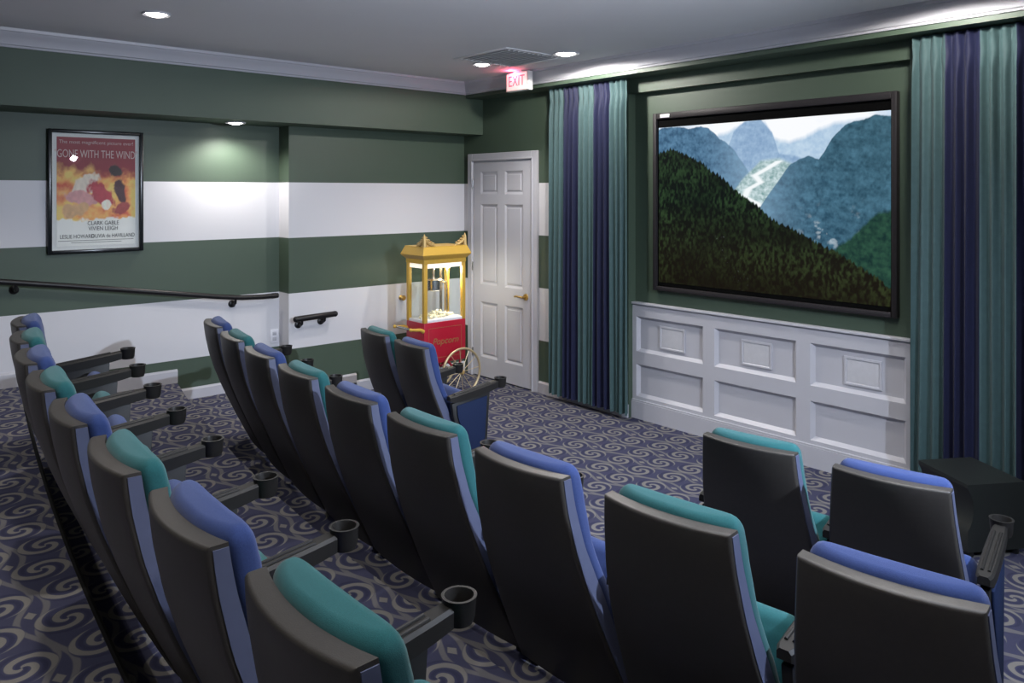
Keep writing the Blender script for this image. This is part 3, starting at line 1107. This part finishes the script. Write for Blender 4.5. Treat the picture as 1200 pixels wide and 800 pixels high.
o = bpy.data.objects.new('popcorn_lamp', d); COL.objects.link(o); o.parent = t; o.location = (.055 * S, .12 * S, 1.08 * S)
# push handle on the near end: two yellow brackets and a steel bar
for sx in (-1, 1):
    b = MB()
    x = sx * (hx_ - .012)
    b.tube([(x, -hy + .002, .575), (x, -hy - .03, .592), (x, -hy - .075, .596), (x, -hy - .12, .602)], .012, 10, taper=[.017, .014, .012, .011])
    b.ball((x, -hy - .122, .602), .015)
    b.build('handle_bracket', M['yellow'], t)
b = MB(); b.tube([(-hx_ + .012, -hy - .112, .602), (hx_ - .012, -hy - .112, .602)], .009, 10); b.build('handle_bar', M['steel'], t)
# undercarriage
b = MB()
for sx in (-1, 1):
    x = sx * (hx_ - .02)
    b.tube([(x, -hy + .04, .31), (x, -hy + .03, .012)], .013, 8)
    b.tube([(x, .03, .31), (x, .13, .205)], .011, 8)
    b.tube([(x, hy - .03, .31), (x, .13 + .01, .205)], .011, 8)
    b.ball((x, -hy + .03, .014), .014)
b.build('undercarriage', M['red'], t)
b = MB(); b.tube([(-hx_ - .05, .135, .205), (hx_ + .05, .135, .205)], .008, 10); b.build('axle', M['steel'], t)
for sx in (-1, 1):
    x = sx * (hx_ + .045)
    b = MB()
    b.tube([(x, .135 + .195 * math.cos(a), .205 + .195 * math.sin(a)) for a in [2 * math.pi * k / 48 for k in range(48)]], .010, 10, closed=True)
    w = b.build('wheel', M['wheel_rim'], t)
    for k in range(12):
        a = 2 * math.pi * k / 12 + .1
        b = MB(); b.tube([(x, .135 + .02 * math.cos(a), .205 + .02 * math.sin(a)), (x, .135 + .19 * math.cos(a), .205 + .19 * math.sin(a))], .0028, 6); b.build('spoke', M['wheel_rim'], w)
    b = MB(); b.lathe([(0, -.02), (.020, -.018), (.024, 0), (.020, .018), (.012, .030), (0, .032)], 20, Matrix.Translation((x, .135, .205)) @ Matrix.Rotation(math.pi / 2 * sx, 4, 'Y')); b.build('hub', M['gold'], w)

# ------------------------------------------------------------------ subwoofer
ang = math.atan2(-0.187, 0.293)
t = thing('subwoofer', 'black floor subwoofer box standing before the right-hand curtain', 'speaker', (4.485, -0.345, 0.0), ang)
b = MB()
w2, d2, hs = .172, .150, .345
side = []
# side profile: flat top, concave scoop below the front edge of the top
prof = [(-d2, 0.03), (d2, 0.03), (d2, hs), (-d2 + .0, hs), (-d2 + .0, hs - .018)]
for k in range(9):
    a = k / 8
    prof.append((-d2 + .030 * math.sin(math.pi * a) ** .8, hs - .018 - .20 * a))
b.prism([(p[0], p[1]) for p in prof], -w2, w2, mtx=Matrix(((0, 0, 1, 0), (1, 0, 0, 0), (0, 1, 0, 0), (0, 0, 0, 1))))
b.build('cabinet', M['sub'], t, smooth=True)
b = MB(); b.lathe([(0, 0), (.085, 0), (.090, -.006), (.075, -.010), (0.02, -.003), (0, -.012)], 32, Matrix.Translation((0, -d2 + .004, .10)) @ Matrix.Rotation(-math.pi / 2, 4, 'X')); b.build('driver', M['black_panel'], t)
for sx in (-1, 1):
    for sy in (-1, 1):
        b = MB(); b.lathe([(0, 0), (.018, 0), (.020, .031), (0, .031)], 16, Matrix.Translation((sx * (w2 - .03), sy * (d2 - .03), 0))); b.build('foot', M['black_panel'], t)

# ------------------------------------------------------------------ theatre seats
PITCH = 0.489
HT = 0.79
DROP = [0, .05, .1, .2, .3, .4, .5, .6, .69, .77]
DY = [0, .004, .011, .031, .062, .100, .143, .188, .232, .272]
WID = [.176, .180, .184, .194, .204, .213, .221, .229, .235, .238]


def back_y(d):
    return float(np.interp(d, DROP, DY))


def back_w(d):
    return float(np.interp(d, DROP, WID))


def flange(d):
    return float(np.interp(d, [0, .2, .35, .5, .77], [.040, .048, .062, .060, .030]))


def shell_mesh():
    """moulded tray: curved back, rounded rim and a flat side flange"""
    F, B = [], []
    r = 0.009
    arc = [math.radians(a) for a in (0, 22, 45, 68, 90)]
    ss = [-1 + 2 * q / 12 for q in range(13)]
    ds = [r - r * math.cos(a) for a in arc[::1]]
    D = [0.0, r * .1, r * .3, r * .62, r] + [r + (0.755 - r) * (k / 26) for k in range(1, 27)]
    for d in D:
        w = back_w(d)
        top = 0.0
        if d < r:
            top = r - math.sqrt(max(0, r * r - (r - d) ** 2))
        rf, rb = [], []
        row = [(-w + r - r * math.sin(a), r - r * math.cos(a)) for a in arc[::-1]] + [(q * (w - r), 0.0) for q in ss[1:-1]] + [(w - r + r * math.sin(a), r - r * math.cos(a)) for a in arc]
        for x, e in row:
            s = max(-1, min(1, x / w))
            bul = 0.030 * (1 - s * s) * (1 - .5 * d / .77)
            rb.append((x, back_y(d) - bul + max(e, top), HT - d))
            rf.append((x, back_y(d) - bul * .9 + flange(d), HT - d))
        F.append(rf)
        B.append(rb)
    b = MB(); b.sheet(F, B)
    return b.mesh('back_shell', M['black_plastic'])


def cushion_mesh(mat):
    """backrest pad, plump at the head and lumbar, round-edged"""
    t = bmesh.new()
    rings = []
    n = 40
    R = 0.034
    caps = [math.radians(a) for a in (4, 18, 36, 54, 72, 90)]
    d0, d1 = -0.016, 0.46
    sec = [(d0 + R * (1 - math.sin(a)), math.sin(a)) for a in [math.pi / 2 - c for c in caps[::-1]]]
    sec = [(d0 + R * (1 - math.cos(a)), math.sin(a)) for a in caps]
    sec += [(d0 + R + (d1 - d0 - 2 * R) * k / 20, 1.0) for k in range(1, 20)]
    sec += [(d1 - R * (1 - math.cos(a)), math.sin(a)) for a in caps[::-1]]
    for d, sc in sec:
        dd = max(d, 0)
        w = back_w(dd) - .007 - (1 - sc) * .030
        th = float(np.interp(d, [-.03, .06, .14, .25, .36, .46], [.066, .076, .070, .058, .060, .050]))
        y0 = back_y(dd) + flange(dd) - .004
        ring = []
        for q in range(n):
            a = 2 * math.pi * (q + .5) / n
            ca, sa = math.cos(a), math.sin(a)
            px = math.copysign(abs(ca) ** .42, ca)
            py = math.copysign(abs(sa) ** .55, sa)
            bul = 0.027 * (1 - px * px) * (1 - .5 * dd / .77) * (1 if py < 0 else .3)
            ring.append(t.verts.new((px * w, y0 - bul + th * (.5 + py * .5 * (.25 + .75 * sc)), HT - d)))
        rings.append(ring)
    for A, B in zip(rings, rings[1:]):
        for q in range(n):
            q2 = (q + 1) % n
            t.faces.new((A[q], A[q2], B[q2], B[q]))
    t.faces.new(rings[0][::-1]); t.faces.new(rings[-1])
    bmesh.ops.recalc_face_normals(t, faces=t.faces)
    b = MB(); b.add(t)
    return b.mesh('back_cushion', mat)


SEAT = Matrix.Translation((0, .235, .190)) @ Matrix.Rotation(math.radians(60), 4, 'X')


def seat_mesh(mat):
    b = MB(); b.box((-.198, -.02, -.02), (.198, .300, .062), .036, 5, SEAT)
    return b.mesh('seat_cushion', mat)


def pan_mesh():
    b = MB(); b.box((-.188, -.01, -.052), (.188, .270, -.015), .014, 3, SEAT)
    return b.mesh('seat_pan', M['black_plastic'])


def arm_z(y):
    return .496 + (y - .10) * .135


def arm_mesh():
    b = MB()
    t = bmesh.new()
    rings = []
    for y, w, h in ((.135, .018, .026), (.155, .025, .040), (.22, .027, .046), (.33, .027, .050), (.43, .025, .046), (.485, .022, .042)):
        z = arm_z(y)
        rings.append([t.verts.new(p) for p in ((-w, y, z - h), (w, y, z - h), (w, y, z - .008), (w - .007, y, z), (-w + .007, y, z), (-w, y, z - .008))])
    for A, B in zip(rings, rings[1:]):
        for k in range(6):
            k2 = (k + 1) % 6
            t.faces.new((A[k], A[k2], B[k2], B[k]))
    t.faces.new(rings[0][::-1]); t.faces.new(rings[-1])
    bmesh.ops.recalc_face_normals(t, faces=t.faces)
    b.add(t)
    for x in (-.010, .010):                # raised ribs along the top
        b.tube([(x, .17, arm_z(.17) + .001), (x, .43, arm_z(.43) + .001)], .0048, 8)
    return b.mesh('armrest', M['arm_plastic'])


def cup_mesh():
    b = MB()
    z1 = arm_z(.515) + .008
    R1, z0 = .037, z1 - .058
    b.lathe([(0, z0), (R1 * .80, z0), (R1 * .92, z0 + .012), (R1, z1 - .006), (R1 + .002, z1), (R1 - .005, z1), (R1 - .007, z1 - .008), (R1 * .72, z0 + .012), (0, z0 + .010)], 36, Matrix.Translation((0, .515, 0)))
    return b.mesh('cup_holder', M['arm_plastic'])


def panel_profile():
    return [(.315, .002), (.385, .002), (.400, .02), (.405, .20), (.425, .490), (.15, .455), (.16, .38), (.20, .26), (.285, .10)]


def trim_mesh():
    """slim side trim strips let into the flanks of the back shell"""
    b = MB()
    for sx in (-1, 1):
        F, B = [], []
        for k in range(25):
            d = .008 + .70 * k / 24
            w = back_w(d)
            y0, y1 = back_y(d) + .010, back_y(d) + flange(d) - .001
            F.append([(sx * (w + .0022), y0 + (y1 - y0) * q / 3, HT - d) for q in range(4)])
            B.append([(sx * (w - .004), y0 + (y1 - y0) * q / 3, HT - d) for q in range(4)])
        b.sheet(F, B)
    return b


TOX = Matrix(((0, 0, 1, 0), (1, 0, 0, 0), (0, 1, 0, 0), (0, 0, 0, 1)))


def side_mesh():
    b = MB(); b.prism(panel_profile(), -.014, .014, .003, TOX)
    return b.mesh('side_panel', M['black_panel'])


def end_mesh():
    b = MB()
    pts = [(.325, .03), (.365, .03), (.378, .05), (.383, .21), (.400, .470), (.18, .442), (.185, .38), (.225, .26), (.305, .10)]
    b.prism(pts, .0135, .024, .004, TOX)
    return b.mesh('end_upholstery', M['end_blue'])


def base_mesh():
    b = MB()
    b.box((-.205, .275, .16), (.205, .315, .20), .006)
    for x in (-.205, .205):
        b.box((x - .022, .29, .0), (x + .022, .42, .012), .003)
        b.box((x - .014, .30, .010), (x + .014, .345, .20), .003)
    return b.mesh('stand', M['black_panel'])


M['end_blue'] = simple('end_panel_fabric', (0.010, 0.019, 0.056), 0.8, var=0.2, nscale=200, bump=0.2, bscale=600, spec=0.2)
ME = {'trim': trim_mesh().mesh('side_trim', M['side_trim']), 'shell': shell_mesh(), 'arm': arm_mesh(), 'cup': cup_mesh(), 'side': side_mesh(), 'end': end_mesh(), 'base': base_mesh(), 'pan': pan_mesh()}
for c in ('blue', 'teal'):
    ME['cushion_' + c] = cushion_mesh(M[c + '_fabric'])
    ME['seat_' + c] = seat_mesh(M[c + '_fabric'])


def armset(t, x, end=0):
    a = link('armrest', ME['arm'], t, (x, 0, 0))
    link('cup_holder', ME['cup'], a)
    p = link('side_panel', ME['side'], t, (x, 0, 0))
    if end:
        e = link('end_upholstery', ME['end'], p)
        if end < 0:
            e.rotation_euler = (0, 0, 0)
            e.location = (-.0375 * S, 0, 0)
        e['label'] = 'navy blue upholstered end panel'


def chair(x, y, z, rz, col, label, group, left=0, right=1, ends=(0, 0)):
    t = thing('theatre_seat', label, 'theatre seat', (x, y, z), rz, group)
    link('back_shell', ME['shell'], t)
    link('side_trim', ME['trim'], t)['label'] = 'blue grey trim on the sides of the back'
    link('back_cushion', ME['cushion_' + col], t)
    link('seat_cushion', ME['seat_' + col], t)
    link('seat_pan', ME['pan'], t)
    link('stand', ME['base'], t)
    if right:
        armset(t, PITCH / 2, ends[1])
    if left:
        armset(t, -PITCH / 2, ends[0])
    return t


ORD = ['first', 'second', 'third', 'fourth', 'fifth', 'sixth', 'seventh', 'eighth', 'ninth', 'tenth']
# back row
for k in range(9):
    x = 1.348 + .487 * k
    y = -4.04 + (max(0, 3.55 - x) ** 2) / 25 + .03 * max(0, x - 4.0)
    rz = -.05 + (x - 3.55) * .055
    c = 'blue' if k % 2 == 0 else 'teal'
    lab = f'{c} cushioned black theatre seat, {ORD[k]} from the poster wall in the back row'
    chair(x, y, L2, rz, c, lab, 'seats in the back row', left=(k == 0))
# middle row
for k in range(9):
    x = 1.195 + .4985 * k
    y = -3.055 + (x - 3.45) ** 2 / 24 - (0, 0, 0, 0, 0, .015, .03, .035, .03)[k]
    rz = math.atan((x - 3.45) * 2 / 24)
    c = 'blue' if k % 2 == 0 else 'teal'
    lab = f'{c} cushioned black theatre seat, {ORD[k]} from the left in the middle row'
    chair(x, y, L1, rz, c, lab, 'seats in the middle row', left=(k == 0))
# front row: two pairs with an open space between them
for x, y, rz, c, lab, l, r, e in (
        (1.42, -1.870, -.10, 'teal', 'teal cushioned front row seat nearest the left wall, beside the popcorn cart', 1, 1, (-1, 0)),
        (1.915, -1.915, -.07, 'blue', 'blue cushioned front row seat with a navy end panel, facing the spoked wheel', 0, 1, (0, 1)),
        (4.295, -2.03, .12, 'teal', 'teal cushioned front row seat before the wainscot, left of the pair by the subwoofer', 1, 1, (-1, 0)),
        (4.785, -1.99, .16, 'blue', 'blue cushioned front row seat nearest the black subwoofer', 0, 1, (0, 1))):
    chair(x, y, 0.0, rz, c, lab, 'seats in the front row', l, r, e)
